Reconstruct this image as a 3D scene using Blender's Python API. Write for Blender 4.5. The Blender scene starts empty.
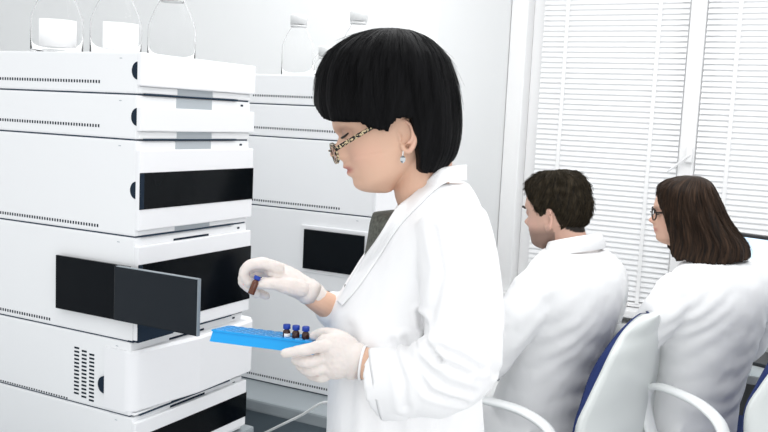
import bpy, bmesh, math, random
from math import sin, cos, pi, radians, sqrt, exp
from mathutils import Vector, Matrix, noise
from mathutils.bvhtree import BVHTree
random.seed(7)
C = bpy.context.scene.collection
# ------------------------------------------------------------------ camera
FPX, CX, CY, CAMH = 875.0, 384.0, 216.0, 1.52
AX = Vector((0.88209512, -0.09385738, -0.46162647)).normalized()
AZ = Vector((0.04731308, 0.99264693, -0.11141607)); AZ = (AZ - AX*AZ.dot(AX)).normalized()
AY = Vector((0.46868932, 0.0764386, 0.88004969)); AY = (AY - AX*AY.dot(AX) - AZ*AY.dot(AZ)).normalized()
CR = Vector((AX.x, AY.x, AZ.x)); CU = Vector((AX.y, AY.y, AZ.y)); CF = Vector((AX.z, AY.z, AZ.z))
CAM = Vector((0, 0, CAMH))
FH = Vector((CF.x, CF.y, 0)).normalized()          # level view direction
RH = Vector((FH.y, -FH.x, 0))                      # level right
UP = Vector((0, 0, 1))
def ray(px, py): return CR*((px-CX)/FPX) - CU*((py-CY)/FPX) + CF
def PH(px, py, h):                                  # point of a measured pixel at level distance h (m)
    r = ray(px, py); return CAM + r*(h/r.dot(FH))
def onX(px, py, x): r = ray(px, py); return CAM + r*(x/r.x)
def onY(px, py, y): r = ray(px, py); return CAM + r*(y/r.y)
def onZ(px, py, z): r = ray(px, py); return CAM + r*((z-CAMH)/r.z)
def proj(p):
    v = Vector(p)-CAM; d = v.dot(CF); return (CX+FPX*v.dot(CR)/d, CY-FPX*v.dot(CU)/d, d)
def mpp(h): return h*1.0/FPX                        # metres per pixel at level distance h
cam = bpy.data.cameras.new('camera'); co = bpy.data.objects.new('camera', cam); C.objects.link(co)
co.matrix_world = Matrix(((CR.x, CU.x, -CF.x, 0), (CR.y, CU.y, -CF.y, 0), (CR.z, CU.z, -CF.z, CAMH), (0, 0, 0, 1)))
cam.sensor_width = 36; cam.lens = 36*FPX/768; cam.clip_start = .05
bpy.context.scene.camera = co
# ------------------------------------------------------------------ materials
def mat(name, col, rough=.5, metal=0, spec=.5, trans=0, ior=1.45, coat=0, bump=0, bscale=60, emit=0, var=0, vscale=8, alpha=1, sss=0, attr=None, bstretch=(1,1,1), sheen=0):
    m = bpy.data.materials.new(name); m.use_nodes = True
    nt = m.node_tree; b = nt.nodes['Principled BSDF']; L = nt.links
    b.inputs['Base Color'].default_value = (*col, 1); b.inputs['Roughness'].default_value = rough
    b.inputs['Metallic'].default_value = metal; b.inputs['Specular IOR Level'].default_value = spec
    b.inputs['Transmission Weight'].default_value = trans; b.inputs['IOR'].default_value = ior
    b.inputs['Coat Weight'].default_value = coat; b.inputs['Alpha'].default_value = alpha
    b.inputs['Sheen Weight'].default_value = sheen
    if sss:
        b.inputs['Subsurface Weight'].default_value = sss; b.inputs['Subsurface Radius'].default_value = (.012, .005, .003); b.inputs['Subsurface Scale'].default_value = .5
    if emit:
        b.inputs['Emission Color'].default_value = (*col, 1); b.inputs['Emission Strength'].default_value = emit
    tc = nt.nodes.new('ShaderNodeTexCoord')
    src = None
    if attr:
        a = nt.nodes.new('ShaderNodeAttribute'); a.attribute_name = attr; src = a.outputs['Color']
        L.new(src, b.inputs['Base Color'])
    if var:
        n = nt.nodes.new('ShaderNodeTexNoise'); n.inputs['Scale'].default_value = vscale; n.inputs['Detail'].default_value = 5
        L.new(tc.outputs['Object'], n.inputs['Vector'])
        mx = nt.nodes.new('ShaderNodeMix'); mx.data_type = 'RGBA'; mx.blend_type = 'MULTIPLY'
        rp = nt.nodes.new('ShaderNodeValToRGB'); rp.color_ramp.elements[0].color = (1-var, 1-var, 1-var, 1); rp.color_ramp.elements[0].position = .3
        rp.color_ramp.elements[1].position = .7
        L.new(n.outputs['Fac'], rp.inputs['Fac']); mx.inputs['Factor'].default_value = 1
        if src: L.new(src, mx.inputs[6])
        else: mx.inputs[6].default_value = (*col, 1)
        L.new(rp.outputs['Color'], mx.inputs[7]); L.new(mx.outputs[2], b.inputs['Base Color'])
    if bump:
        n = nt.nodes.new('ShaderNodeTexNoise'); n.inputs['Scale'].default_value = bscale; n.inputs['Detail'].default_value = 3
        mp = nt.nodes.new('ShaderNodeMapping'); mp.inputs['Scale'].default_value = bstretch
        L.new(tc.outputs['Object'], mp.inputs['Vector']); L.new(mp.outputs['Vector'], n.inputs['Vector'])
        bp = nt.nodes.new('ShaderNodeBump'); bp.inputs['Strength'].default_value = bump; bp.inputs['Distance'].default_value = .004
        L.new(n.outputs['Fac'], bp.inputs['Height']); L.new(bp.outputs['Normal'], b.inputs['Normal'])
    return m
def hair_mat(name, dark, light, rough=.35, spec=.5):
    m = mat(name, dark, rough, spec=spec); nt = m.node_tree; b = nt.nodes['Principled BSDF']; L = nt.links
    uv = nt.nodes.new('ShaderNodeUVMap'); uv.uv_map = 'strand'
    mp = nt.nodes.new('ShaderNodeMapping'); mp.inputs['Scale'].default_value = (90, 2.2, 1); L.new(uv.outputs['UV'], mp.inputs['Vector'])
    n = nt.nodes.new('ShaderNodeTexNoise'); n.inputs['Scale'].default_value = 1; n.inputs['Detail'].default_value = 6; n.inputs['Roughness'].default_value = .7
    L.new(mp.outputs['Vector'], n.inputs['Vector'])
    rp = nt.nodes.new('ShaderNodeValToRGB'); rp.color_ramp.elements[0].color = (*dark, 1); rp.color_ramp.elements[1].color = (*light, 1)
    rp.color_ramp.elements[0].position = .42; rp.color_ramp.elements[1].position = .72
    L.new(n.outputs['Fac'], rp.inputs['Fac']); L.new(rp.outputs['Color'], b.inputs['Base Color'])
    bp = nt.nodes.new('ShaderNodeBump'); bp.inputs['Strength'].default_value = .55; bp.inputs['Distance'].default_value = .004
    L.new(n.outputs['Fac'], bp.inputs['Height']); L.new(bp.outputs['Normal'], b.inputs['Normal'])
    return m
M = {}
M['wall'] = mat('wall_paint', (.82,.83,.83), .9, bump=.04, bscale=120)
M['frame'] = mat('window_frame_white', (.9,.9,.9), .4)
M['floor'] = mat('floor_vinyl', (.74,.75,.76), .45, var=.06)
M['ceil'] = mat('ceiling_paint', (.9,.9,.9), .9)
M['case'] = mat('instrument_white', (.84,.85,.86), .5, spec=.35, bump=.03, bscale=300)
M['cover'] = mat('cover_white', (.84,.845,.86), .4, spec=.4)
M['grey'] = mat('slot_grey', (.42,.46,.49), .5)
M['navy'] = mat('navy_grip', (.010,.020,.036), .5, spec=.15)
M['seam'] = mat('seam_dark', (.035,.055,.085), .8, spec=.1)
M['vent'] = mat('vent_dark', (.012,.02,.03), .8, spec=.1)
M['black'] = mat('black_glass', (.003,.0045,.006), .10, spec=.10, var=.3, vscale=14)
M['smoke'] = mat('smoked_acrylic', (.0035,.005,.007), .08, spec=.09)
M['smoke2'] = mat('smoked_acrylic_face', (.009,.013,.018), .12, spec=.22)
M['edge'] = mat('acrylic_edge', (.25,.29,.32), .2)
M['bench'] = mat('bench_top_grey', (.30,.335,.355), .35, var=.06)
M['cabinet'] = mat('bench_front_grey', (.13,.165,.19), .5, var=.05)
M['glass'] = mat('bottle_glass', (1,1,1), .0, trans=1, ior=1.09, spec=.5)
M['label'] = mat('paper_label', (.9,.9,.9), .8)
M['cap'] = mat('bottle_cap_white', (.70,.71,.71), .55)
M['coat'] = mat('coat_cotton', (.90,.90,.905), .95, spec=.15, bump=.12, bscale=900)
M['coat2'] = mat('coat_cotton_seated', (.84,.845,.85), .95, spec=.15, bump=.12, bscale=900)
M['stitch'] = mat('seam_stitch', (.66,.67,.68), .95)
M['skin'] = mat('skin', (.7,.45,.33), .5, spec=.35, sss=.05, attr='tint', bump=.08, bscale=420)
M['hair'] = hair_mat('hair_black', (.0022,.0022,.0026), (.006,.006,.007), .5, .09)
M['hair_b'] = hair_mat('hair_brown', (.009,.006,.0045), (.075,.042,.025), .5, .14)
M['hair_m'] = hair_mat('hair_short_brown', (.007,.0055,.0035), (.060,.045,.026), .6, .12)
M['glove'] = mat('latex_glove', (.83,.76,.72), .45, spec=.4, sss=.1, bump=.35, bscale=85, var=.12, vscale=30)
M['shirt'] = mat('shirt_grey_green', (.13,.135,.115), .9, var=.55, vscale=160)
M['trouser'] = mat('trousers_grey', (.33,.35,.37), .9, var=.1)
M['trouser_d'] = mat('trousers_dark', (.03,.03,.035), .9)
M['shoe'] = mat('shoe_black', (.02,.02,.02), .4)
M['blue'] = mat('rack_blue', (.012,.36,.82), .35, spec=.4)
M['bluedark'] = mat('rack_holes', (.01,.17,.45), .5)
M['bluelt'] = mat('rack_rims', (.22,.58,.92), .3)
M['amber'] = mat('amber_glass', (.045,.010,.004), .08, spec=.7)
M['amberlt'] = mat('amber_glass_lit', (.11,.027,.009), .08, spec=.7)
M['vcap'] = mat('vial_cap_blue', (.012,.05,.36), .4)
M['shell'] = mat('chair_shell', (.66,.69,.68), .3, spec=.45)
M['arm'] = mat('chair_arm', (.80,.82,.82), .35)
M['navyf'] = mat('chair_fabric_navy', (.010,.024,.11), .9, bump=.3, bscale=500)
M['metal'] = mat('chrome', (.75,.76,.78), .2, metal=1)
M['darkpl'] = mat('dark_plastic', (.02,.022,.025), .4)
M['desk'] = mat('desk_laminate', (.45,.46,.46), .45, var=.05)
M['deskd'] = mat('desk_panel_dark', (.10,.105,.11), .6)
M['cable'] = mat('cable_white', (.7,.72,.72), .5)
M['slat'] = mat('blind_slat', (.90,.905,.91), .45, spec=.3)
M['cord'] = mat('blind_tape', (.93,.93,.93), .8)
M['silver'] = mat('silver_stone', (.62,.66,.68), .15, metal=.8)
M['lash'] = mat('lash_dark', (.02,.015,.012), .7)
M['lens'] = mat('spectacle_lens', (1,1,1), 0, trans=1, ior=1.05)
M['pane'] = mat('window_glass', (1,1,1), 0, trans=1, ior=1.02)
def leopard():
    m = mat('tortoiseshell', (.5,.35,.12), .25); nt = m.node_tree; L = nt.links; b = nt.nodes['Principled BSDF']
    tc = nt.nodes.new('ShaderNodeTexCoord'); v = nt.nodes.new('ShaderNodeTexNoise'); v.inputs['Scale'].default_value = 230; v.inputs['Detail'].default_value = 2
    L.new(tc.outputs['Object'], v.inputs['Vector']); rp = nt.nodes.new('ShaderNodeValToRGB'); rp.color_ramp.interpolation = 'CONSTANT'
    e = rp.color_ramp.elements; e[0].color = (.006,.005,.004,1); e[1].position = .53; e[1].color = (.62,.5,.3,1)
    L.new(v.outputs['Fac'], rp.inputs['Fac']); L.new(rp.outputs['Color'], b.inputs['Base Color']); return m
M['leo'] = leopard()
def screen():
    m = mat('screen_picture', (.5,.7,.9), .2); nt = m.node_tree; L = nt.links; b = nt.nodes['Principled BSDF']
    tc = nt.nodes.new('ShaderNodeTexCoord'); sp = nt.nodes.new('ShaderNodeSeparateXYZ'); L.new(tc.outputs['Object'], sp.inputs[0])
    rp = nt.nodes.new('ShaderNodeValToRGB'); e = rp.color_ramp.elements; rp.color_ramp.interpolation = 'LINEAR'
    e[0].position = .0; e[0].color = (.50,.72,.92,1); e[1].position = .40; e[1].color = (.68,.82,.95,1)
    for p, c in ((.44, (.3,.75,.3,1)), (.5, (.08,.3,.6,1)), (.6, (.55,.8,.95,1)), (1, (.7,.85,1,1))):
        k = e.new(p); k.color = c
    mr = nt.nodes.new('ShaderNodeMapRange'); mr.inputs[1].default_value = -.27; mr.inputs[2].default_value = .27
    L.new(sp.outputs['X'], mr.inputs[0]); L.new(mr.outputs[0], rp.inputs['Fac'])
    L.new(rp.outputs['Color'], b.inputs['Base Color']); L.new(rp.outputs['Color'], b.inputs['Emission Color']); b.inputs['Emission Strength'].default_value = .55
    return m
M['screen'] = screen()
# ------------------------------------------------------------------ object helpers
def link(name, me, m=None, parent=None, smooth=False):
    o = bpy.data.objects.new(name, me); C.objects.link(o)
    if m is not None:
        me.materials.clear()
        for k in (m if isinstance(m, (list, tuple)) else [m]): me.materials.append(k)
    if parent:
        o.parent = parent; o.matrix_parent_inverse = Matrix.Translation(-parent.location) if False else parent_inv(parent)
    if smooth:
        for p in me.polygons: p.use_smooth = True
    return o
def parent_inv(p):
    mw = Matrix.LocRotScale(p.location, p.rotation_euler, p.scale)
    q = p
    if q.parent: mw = world(q)
    return mw.inverted()
def world(o):
    l = Matrix.LocRotScale(o.location, o.rotation_euler, o.scale)
    return l if not o.parent else world(o.parent) @ o.matrix_parent_inverse @ l
def obj(name, bm, m, parent=None, smooth=False):
    bmesh.ops.recalc_face_normals(bm, faces=bm.faces[:])
    me = bpy.data.meshes.new(name); bm.to_mesh(me); bm.free()
    return link(name, me, m, parent, smooth)
def thing(name, label, cat, loc=(0,0,0), group=None):
    o = bpy.data.objects.new(name, None); C.objects.link(o); o.location = loc; o.empty_display_size = .05
    return tag(o, label, cat, group)
def tag(o, label, cat, group=None):
    o['label'] = label; o['category'] = cat
    if group: o['group'] = group
    return o
def struct(o): o['kind'] = 'structure'; return o
def box(bm, a, b, bev=0, seg=2):
    x0, y0, z0 = [min(p, q) for p, q in zip(a, b)]; x1, y1, z1 = [max(p, q) for p, q in zip(a, b)]
    vs = [bm.verts.new(p) for p in ((x0,y0,z0),(x1,y0,z0),(x1,y1,z0),(x0,y1,z0),(x0,y0,z1),(x1,y0,z1),(x1,y1,z1),(x0,y1,z1))]
    fs = [bm.faces.new([vs[i] for i in f]) for f in ((3,2,1,0),(4,5,6,7),(0,1,5,4),(1,2,6,5),(2,3,7,6),(3,0,4,7))]
    if bev:
        es = list({e for f in fs for e in f.edges})
        bmesh.ops.bevel(bm, geom=es, offset=bev, segments=seg, affect='EDGES', profile=.6)
    return bm
def B(*boxes, bev=0):
    bm = bmesh.new()
    for a, b in boxes: box(bm, a, b, bev)
    return bm
def loft(bm, rings, cap=True, closed=True, uvl=None):
    R = [[bm.verts.new(p) for p in r] for r in rings]; n = len(R[0])
    for i in range(len(R)-1):
        for j in range(n if closed else n-1):
            k = (j+1) % n
            bm.faces.new((R[i][j], R[i][k], R[i+1][k], R[i+1][j]))
    if cap and closed:
        for r in (R[0], R[-1]):
            c = bm.verts.new(sum((v.co for v in r), Vector())/n)
            for j in range(n):
                try: bm.faces.new((r[j], r[(j+1) % n], c))
                except ValueError: pass
    return R
def cr(p, t):                                       # Catmull-Rom through a list of tuples
    n = len(p)-1; i = min(int(t*n), n-1); u = t*n-i
    a, b, c, d = p[max(i-1,0)], p[i], p[i+1], p[min(i+2,n)]
    return tuple(.5*((2*q)+(-o+r)*u+(2*o-5*q+4*r-s)*u*u+(-o+3*q-3*r+s)*u**3) for o,q,r,s in zip(a,b,c,d))
def dense(p, n): return [cr(p, i/(n-1)) for i in range(n)]
def interp(tab, x):
    if x <= tab[0][0]: return tab[0][1:] if len(tab[0]) > 2 else tab[0][1]
    if x >= tab[-1][0]: return tab[-1][1:] if len(tab[0]) > 2 else tab[-1][1]
    for a, b in zip(tab, tab[1:]):
        if a[0] <= x <= b[0]:
            t = (x-a[0])/(b[0]-a[0]); s = t
            if len(a) > 2: return tuple(p+(q-p)*s for p, q in zip(a[1:], b[1:]))
            return a[1]+(b[1]-a[1])*s
def smooth_tab(tab):                                # Catmull-Rom table -> fine linear table, sorted
    tab = sorted(tab); return sorted(dense(tab, 16*len(tab)))
def tube(bm, pts, seg=12, n=None, ref=None, cap=True):
    """pts: (x,y,z,ru,rv); ru across, rv along ref"""
    if n: pts = dense(pts, n)
    P = [Vector(p[:3]) for p in pts]; rings = []; ref = Vector(ref or FH)
    for i, p in enumerate(pts):
        t = (P[min(i+1,len(P)-1)]-P[max(i-1,0)]).normalized()
        v = ref - t*ref.dot(t)
        if v.length < .05: v = UP - t*UP.dot(t)
        v.normalize(); u = t.cross(v)
        rings.append([P[i]+u*(p[3]*cos(a))+v*(p[4]*sin(a)) for a in [2*pi*k/seg for k in range(seg)]])
    if cap:                                          # rounded ends
        def capr(c, ring, d, s): return [c + (q-c)*s + d for q in ring]
        d0 = (P[0]-P[1]).normalized(); r0 = min(pts[0][3], pts[0][4])
        d1 = (P[-1]-P[-2]).normalized(); r1 = min(pts[-1][3], pts[-1][4])
        rings = [capr(P[0], rings[0], d0*r0*.9, .4), capr(P[0], rings[0], d0*r0*.55, .8)] + rings + [capr(P[-1], rings[-1], d1*r1*.55, .8), capr(P[-1], rings[-1], d1*r1*.9, .4)]
    loft(bm, rings); return bm
def pt(px, py, h, ru, rv=None):
    p = PH(px, py, h); return (p.x, p.y, p.z, ru, ru if rv is None else rv)
def ellipsoid(bm, c, r, axes=None, seg=20, rings=12):
    ax = axes or (Vector((1,0,0)), Vector((0,1,0)), Vector((0,0,1))); c = Vector(c)
    rr = [[c+ax[0]*(r[0]*sin(t)*cos(a))+ax[1]*(r[1]*sin(t)*sin(a))+ax[2]*(r[2]*cos(t)) for a in [2*pi*k/seg for k in range(seg)]] for t in [pi*(i+.35)/(rings-.3) for i in range(rings)]]
    loft(bm, rr)
def lathe(bm, prof, c, seg=40, cap=True):
    loft(bm, [[Vector(c)+Vector((r*cos(a), r*sin(a), z)) for a in [2*pi*k/seg for k in range(seg)]] for r, z in prof], cap)
def remesh(bm, vox, it=4, fac=.5):
    me = bpy.data.meshes.new('tmp'); bmesh.ops.recalc_face_normals(bm, faces=bm.faces[:]); bm.to_mesh(me); bm.free()
    o = bpy.data.objects.new('tmp', me); C.objects.link(o)
    m = o.modifiers.new('r', 'REMESH'); m.mode = 'VOXEL'; m.voxel_size = vox
    if it:
        s = o.modifiers.new('s', 'SMOOTH'); s.iterations = it; s.factor = fac
    dg = bpy.context.evaluated_depsgraph_get()
    out = bpy.data.meshes.new_from_object(o.evaluated_get(dg)); bpy.data.objects.remove(o); bpy.data.meshes.remove(me)
    for p in out.polygons: p.use_smooth = True
    return out
def displace(me, fn):
    nr = [v.normal.copy() for v in me.vertices]; co_ = [v.co.copy() for v in me.vertices]
    for v, n, c in zip(me.vertices, nr, co_): v.co = c + n*fn(c, n)
    me.update()
# ------------------------------------------------------------------ room
YW = 3.6; XP = -1.307; YP = 2.83
o = struct(obj('floor', B(((-3.6,-2.2,-.1),(2.6,YW+.2,0))), M['floor']))
o = struct(obj('wall_back', B(((-3.6,YP,0),(XP,YW+.2,2.7))), M['wall']))
o = struct(obj('wall_left', B(((-3.7,-2.2,0),(-3.6,YW+.2,2.7))), M['wall']))
WX0, WX1 = XP+.115, 1.42                             # glazed opening
SZ = .80
o = struct(obj('wall_window', B(((XP,YW,0),(2.6,YW+.2,SZ-.02)), ((XP,YW,2.5),(2.6,YW+.2,2.7)), ((WX1,YW,SZ-.02),(2.6,YW+.2,2.5))), M['wall']))
struct(obj('baseboard_back', B(((-3.6,YP-.012,0),(XP+.012,YP,.08)), bev=.003), M['frame']))
struct(obj('baseboard_window', B(((XP,YW-.012,0),(2.6,YW,.08)), bev=.003), M['frame']))
# casing of the window bay beside the pier
struct(obj('trim_1', B(((XP+.002,YW-.05,SZ),(XP+.075,YW+.2,2.5)), bev=.006), M['frame']))
struct(obj('trim_2', B(((XP,YW-.09,SZ-.03),(WX1+.1,YW+.2,SZ)), bev=.006), M['frame']))
def sash(n, x0, x1):
    fr = 0.05
    w = struct(obj('window_%d' % n, B(((x0,YW+.03,SZ),(x0+fr,YW+.1,2.5)), ((x1-fr,YW+.03,SZ),(x1,YW+.1,2.5)), ((x0,YW+.03,SZ),(x1,YW+.1,SZ+fr)), ((x0,YW+.03,2.45),(x1,YW+.1,2.5)), bev=.006), M['frame']))
    p = obj('window_pane', B(((x0+fr-.01,YW+.06,SZ+fr-.01),(x1-fr+.01,YW+.066,2.46))), M['pane'], w)
    return w
XM0, XM1 = -.592, -.525
sash(1, XP+.075, XM0+.012); sash(2, XM1-.012, .14)
struct(obj('trim_3', B(((XM0+.004,YW-.02,SZ),(XM1-.004,YW+.15,2.5)), bev=.008), M['frame']))
sash(3, .2, .88)
struct(obj('trim_4', B(((.134,YW-.02,SZ),(.206,YW+.15,2.5)), bev=.008), M['frame']))
struct(obj('trim_5', B(((.874,YW-.02,SZ),(WX1,YW+.2,2.5)), bev=.008), M['frame']))
def blind(x0, x1, cords, label):
    t = thing('venetian_blind', label, 'blind', ((x0+x1)/2, YW-.005, 2.47), 'white venetian blinds')
    obj('head_rail', B(((x0,YW-.03,2.45),(x1,YW+.015,2.49)), bev=.003), M['frame'], t)
    bm = bmesh.new(); z = 2.435; pit = .0213; w = .0125; ang = radians(57)
    while z > SZ+.03:
        pr = []
        for k in range(5):
            u = -1+2*k/4; bow = .0016*(1-u*u)
            pr.append((u*w*cos(ang)-bow*sin(ang), u*w*sin(ang)+bow*cos(ang)))
        ring = [[Vector((x, YW-.006+a, z+b)) for a, b in pr] + [Vector((x, YW-.006+a+.0006, z+b-.0006)) for a, b in reversed(pr)] for x in (x0+.004, x1-.004)]
        loft(bm, ring); z -= pit
    obj('slats', bm, M['slat'], t)
    for c in cords: obj('ladder_tape', B(((c-.007,YW-.0235,SZ+.02),(c+.007,YW-.0225,2.45))), M['cord'], t)
    obj('bottom_rail', B(((x0,YW-.018,SZ+.004),(x1,YW+.006,SZ+.02)), bev=.003), M['frame'], t)
    return t
c1 = onY(570,5,YW).x; c2 = onY(662,5,YW).x; c3 = onY(742,5,YW).x
blind(XP+.13, XM0+.0035, (c1, c2), 'white venetian blind behind the seated man, between wall pier and mullion')
blind(XM1-.0035, .12, (c3, c3+.36), 'white venetian blind right of the mullion, behind the seated woman')
# tilt wand leaning at the mullion
bm = bmesh.new(); a = onY(667,172,YW-.04); b = onY(689,155,YW-.04)
tube(bm, [(*a,.004,.004),(*((a+b)/2),.004,.004),(*b,.006,.006)], 8); box(bm, b-Vector((.012,.0,.03)), b+Vector((.012,.03,.03)), .004)
tag(obj('window_handle', bm, M['frame'], None, True), 'white window handle on the mullion above the long-haired woman', 'handle')
# ------------------------------------------------------------------ bench
BZ = .80
def bench(label, x0, x1, y0, y1):
    t = thing('lab_bench', label, 'bench', ((x0+x1)/2,(y0+y1)/2,0), 'grey lab benches')
    obj('bench_top', B(((x0,y0,BZ-.032),(x1,y1,BZ)), bev=.006), M['bench'], t)
    obj('cabinet', B(((x0+.02,y0+.02,.08),(x1-.02,y1-.02,BZ-.032)), bev=.004), M['cabinet'], t)
    obj('plinth', B(((x0+.05,y0+.05,0),(x1-.05,y1-.05,.08))), M['darkpl'], t)
bench('grey lab bench under the near instrument stack, at the left edge', -2.2, -1.15, .55, 1.60)
bench('grey lab bench under the far instrument stack, behind the standing woman', -2.2, -.955, 1.752, 2.31)
bm = bmesh.new(); pts = [onY(x, y, 1.742) for x, y in ((352,392),(328,402),(300,416),(270,430.5),(248,443))]
pts = [Vector((pts[0].x+.03,1.80,BZ+.005)), Vector((pts[0].x+.01,1.755,BZ+.007))]+pts[1:]+[Vector((pts[-1].x-.05,1.735,.60)), Vector((pts[-1].x-.06,1.72,.2)), Vector((pts[-1].x-.06,1.70,.006)), Vector((pts[-1].x-.3,1.68,.005))]
tube(bm, [(*p,.0033,.0033) for p in pts], 8, n=60)
tag(obj('power_cable', bm, M['cable'], None, True), 'thin white cable hanging over the grey bench edge', 'cable')
# ------------------------------------------------------------------ instruments
DW, DD = .345, .435
def hdisc(bm, x, y, z, r, th=.003, half=True):       # half-moon on the side face, flat edge toward +x
    n = 20; ring = [(x - r*.92*cos(a), z + r*sin(a)) for a in [-pi/2+pi*k/n for k in range(n+1)]]
    loft(bm, [[Vector((q, yy, w)) for q, w in ring] for yy in (y-.0008, y+th)])
def vents(bm, x0, x1, y, z, w=.0033, h=.0058, pitch=.0072):
    x = x0
    while x < x1:
        box(bm, (x-w/2, y-.0006, z-h/2), (x+w/2, y+.001, z+h/2)); x += pitch
def module(xf, y0, z0, z1, c0, c1, label, group, moon=None, vz=None, vx=(-.375,-.1), window=None, cover_side=.006, bulge=0, slot=True, vl=.0056):
    t = thing('instrument_module', label, 'instrument', (xf-DD/2, y0+DW/2, z0), group)
    y1 = y0+DW; xb = xf-.006 if cover_side < .02 else xf-.012
    bm = B(((xf-DD,y0,z0+.0026),(xb,y1,z1)), bev=.0035); obj('housing', bm, M['case'], t)
    obj('seam_shade', B(((xf-DD+.01,y0+.0035,z0),(xb-.003,y1-.0035,z0+.006))), M['seam'], t)  # dark strip gives the joint gap its shade by colour
    if cover_side > .02:                              # deep moulded cover wraps the front
        bm = bmesh.new(); xs = xf-cover_side; n = 10; r = .024; ring = []
        prof = [(xs, y0-.0035)] + [(xf+bulge-.018-r+r*sin(a), y0-.0035+r-r*cos(a)) for a in [k*pi/2/n for k in range(n+1)]]
        prof += [(xf+bulge, y0+DW*.5)] + [(xf+bulge-.006-r+r*cos(a), y1+.028-r+r*sin(a)) for a in [k*pi/2/n for k in range(n+1)]] + [(xs, y1+.028)]
        rings = [[Vector((xs+(x-xs)*k, y, z)) for x, y in prof] for z, k in ((c0, .94), (c0+.004, 1), (c1-.006, 1), (c1, .95))]
        loft(bm, rings); obj('front_cover', bm, M['cover'], t, False)
    else:
        obj('front_cover', B(((xb-.001,y0-.001,c0),(xf+.004,y1+.004,c1)), bev=.0025), M['cover'], t)
    ys0, ys1 = y0+DW*.31, y0+DW*.62                   # the drip-tray strip under the cover with its open slot
    if slot:
        for q0, q1 in ((y0+.004, ys0), (ys1, y1-.004)): obj('base_strip', B(((xb-.002,q0,z0+.004),(xf-.003,q1,c0-.001)), bev=.0015), M['case'], t)
        obj('slot_panel', B(((xb-.001,ys0,z0+.002),(xf-.0045,ys1,c0))), M['grey' if z0 > 1.2 else 'navy'], t)
        if z1 < 1.6: obj('slot_panel', B(((xb-.002,ys0,c1-.002),(xb+.0008,ys1,z1-.001 if z1 > 1.4 else c1+.004))), M['grey' if z1 > 1.4 else 'navy'], t)
        if z1 < 1.6: obj('drain_hole', B(((xb-.002,y1-.034,z1-.0105),(xb+.0006,y1-.026,z1-.0065))), M['navy'], t)
        obj('drain_tube', B(((xf-.006,ys0-.09,z0+.0012),(xf-.0015,y1-.05,z0+.0036))), M['seam'], t)
    if moon:
        bm = bmesh.new(); hdisc(bm, moon[0], y0 - (.0035 if cover_side > .02 else 0), moon[1], moon[2]); obj('hand_grip', bm, M['navy'], t)
    if vz:
        bm = bmesh.new(); vents(bm, xf+vx[0], xf+vx[1], y0, vz, h=vl); obj('vent_slots', bm, M['vent'], t)
    bm = B(((xf-.05,y0-.0005,z1-.012),(xf-.044,y0+.001,z1-.0105))); obj('screw', bm, M['grey'], t)
    if window:
        w0, w1, m = window
        obj('front_window', B(((xf-.004,y0+.000,w0),(xf+.0055,y1+.0045,w1)), bev=.0015), m, t)
        obj('window_bezel', B(((xf+.0003,y0+.0002,w0+.001),(xf+.0062,y0+.010,w1-.001)), bev=.001), M['navy'], t)
    return t
J = (1.540, 1.456, 1.274, 1.072, .925)
def stack(xf, y0, who, group, near):
    a = module(xf, y0, J[0], 1.618, 1.557, 1.618, 'slim white instrument module, topmost of the %s, bottles standing on it' % who, group, (xf-.004,1.5845,.0165), 1.5625)
    b = module(xf, y0, J[1], J[0], 1.474, 1.519, 'slim white instrument module, second from the top of the %s' % who, group, (xf-.004,1.5,.0165), 1.4795)
    c = module(xf, y0, J[2], J[1], 1.288, 1.4395, ('white instrument module with a dark wide front window, third from top of the %s' if near else 'plain tall white instrument module, third from top of the %s') % who, group, (xf-.004,1.364,.0165), 1.2885, window=(1.328,1.397,M['black']) if near else None)
    d = module(xf, y0, J[3], J[2], 1.078, 1.2585, 'white instrument module with black sliding door panel, fourth from top of the %s' % who, group, None, 1.0855, vx=(-.375,-.225), window=(1.104,1.224,M['black']))
    bm = B(((xf-.02,y0+.0005,1.0745),(xf+.0058,y0+.098,1.11))); obj('tray_end', bm, M['navy'], d)
    return a, b, c, d
near = stack(-1.158, 1.22, 'near stack', 'instrument modules of the near stack', True)
d = near[3]
obj('door_panel', B(((-1.358,1.207,1.115),(-1.165,1.2125,1.2215)), bev=.001), M['smoke'], d)
obj('door_panel', B(((-1.196,1.2005,1.1165),(-.994,1.2065,1.2205)), bev=.002), M['smoke2'], d)
obj('door_edge', B(((-.9955,1.2000,1.117),(-.9935,1.2070,1.2200)), ((-1.19,1.2000,1.2197),(-.994,1.2070,1.2212))), M['edge'], d)
obj('door_rail', B(((-1.35,1.2125,1.205),(-1.17,1.2205,1.213)), ((-1.35,1.2125,1.122),(-1.17,1.2205,1.13))), M['navy'], d)
e = module(-1.158, 1.22, J[4], J[3], .934, 1.056, 'white instrument module with bulging front cover and vent grid, fifth in the near stack', 'instrument modules of the near stack', (-1.2345,.979,.017), .9315, vx=(-.375,-.18), cover_side=.0765, bulge=.016, vl=.003)
bm = bmesh.new()
for c_ in range(3):
    for r_ in range(13):
        x = -1.312 + c_*.0205; z = 1.039 - c_*.0035 - r_*.0077
        box(bm, (x-.0065,1.2194,z-.0018), (x+.0065,1.221,z+.0018))
obj('vent_grid', bm, M['vent'], e)
module(-1.158, 1.22, BZ, J[4], .812, .917, 'white instrument module with black window, standing on the bench under the near stack', 'instrument modules of the near stack', None, None, window=(.832,.888,M['black']))
far = stack(-1.013, 1.88, 'far stack', 'instrument modules of the far stack', False)
d2 = far[3]
obj('door_panel', B(((-1.209,1.868,1.127),(-1.033,1.8735,1.2285)), bev=.001), M['smoke'], d2)
obj('door_frame', B(((-1.222,1.8745,1.117),(-1.022,1.8805,1.2385)), bev=.002), M['cover'], d2)
module(-1.013, 1.88, BZ, J[3], .83, 1.06, 'tall white instrument module standing on the bench at the bottom of the far stack', 'instrument modules of the far stack', None, .818)
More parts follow.
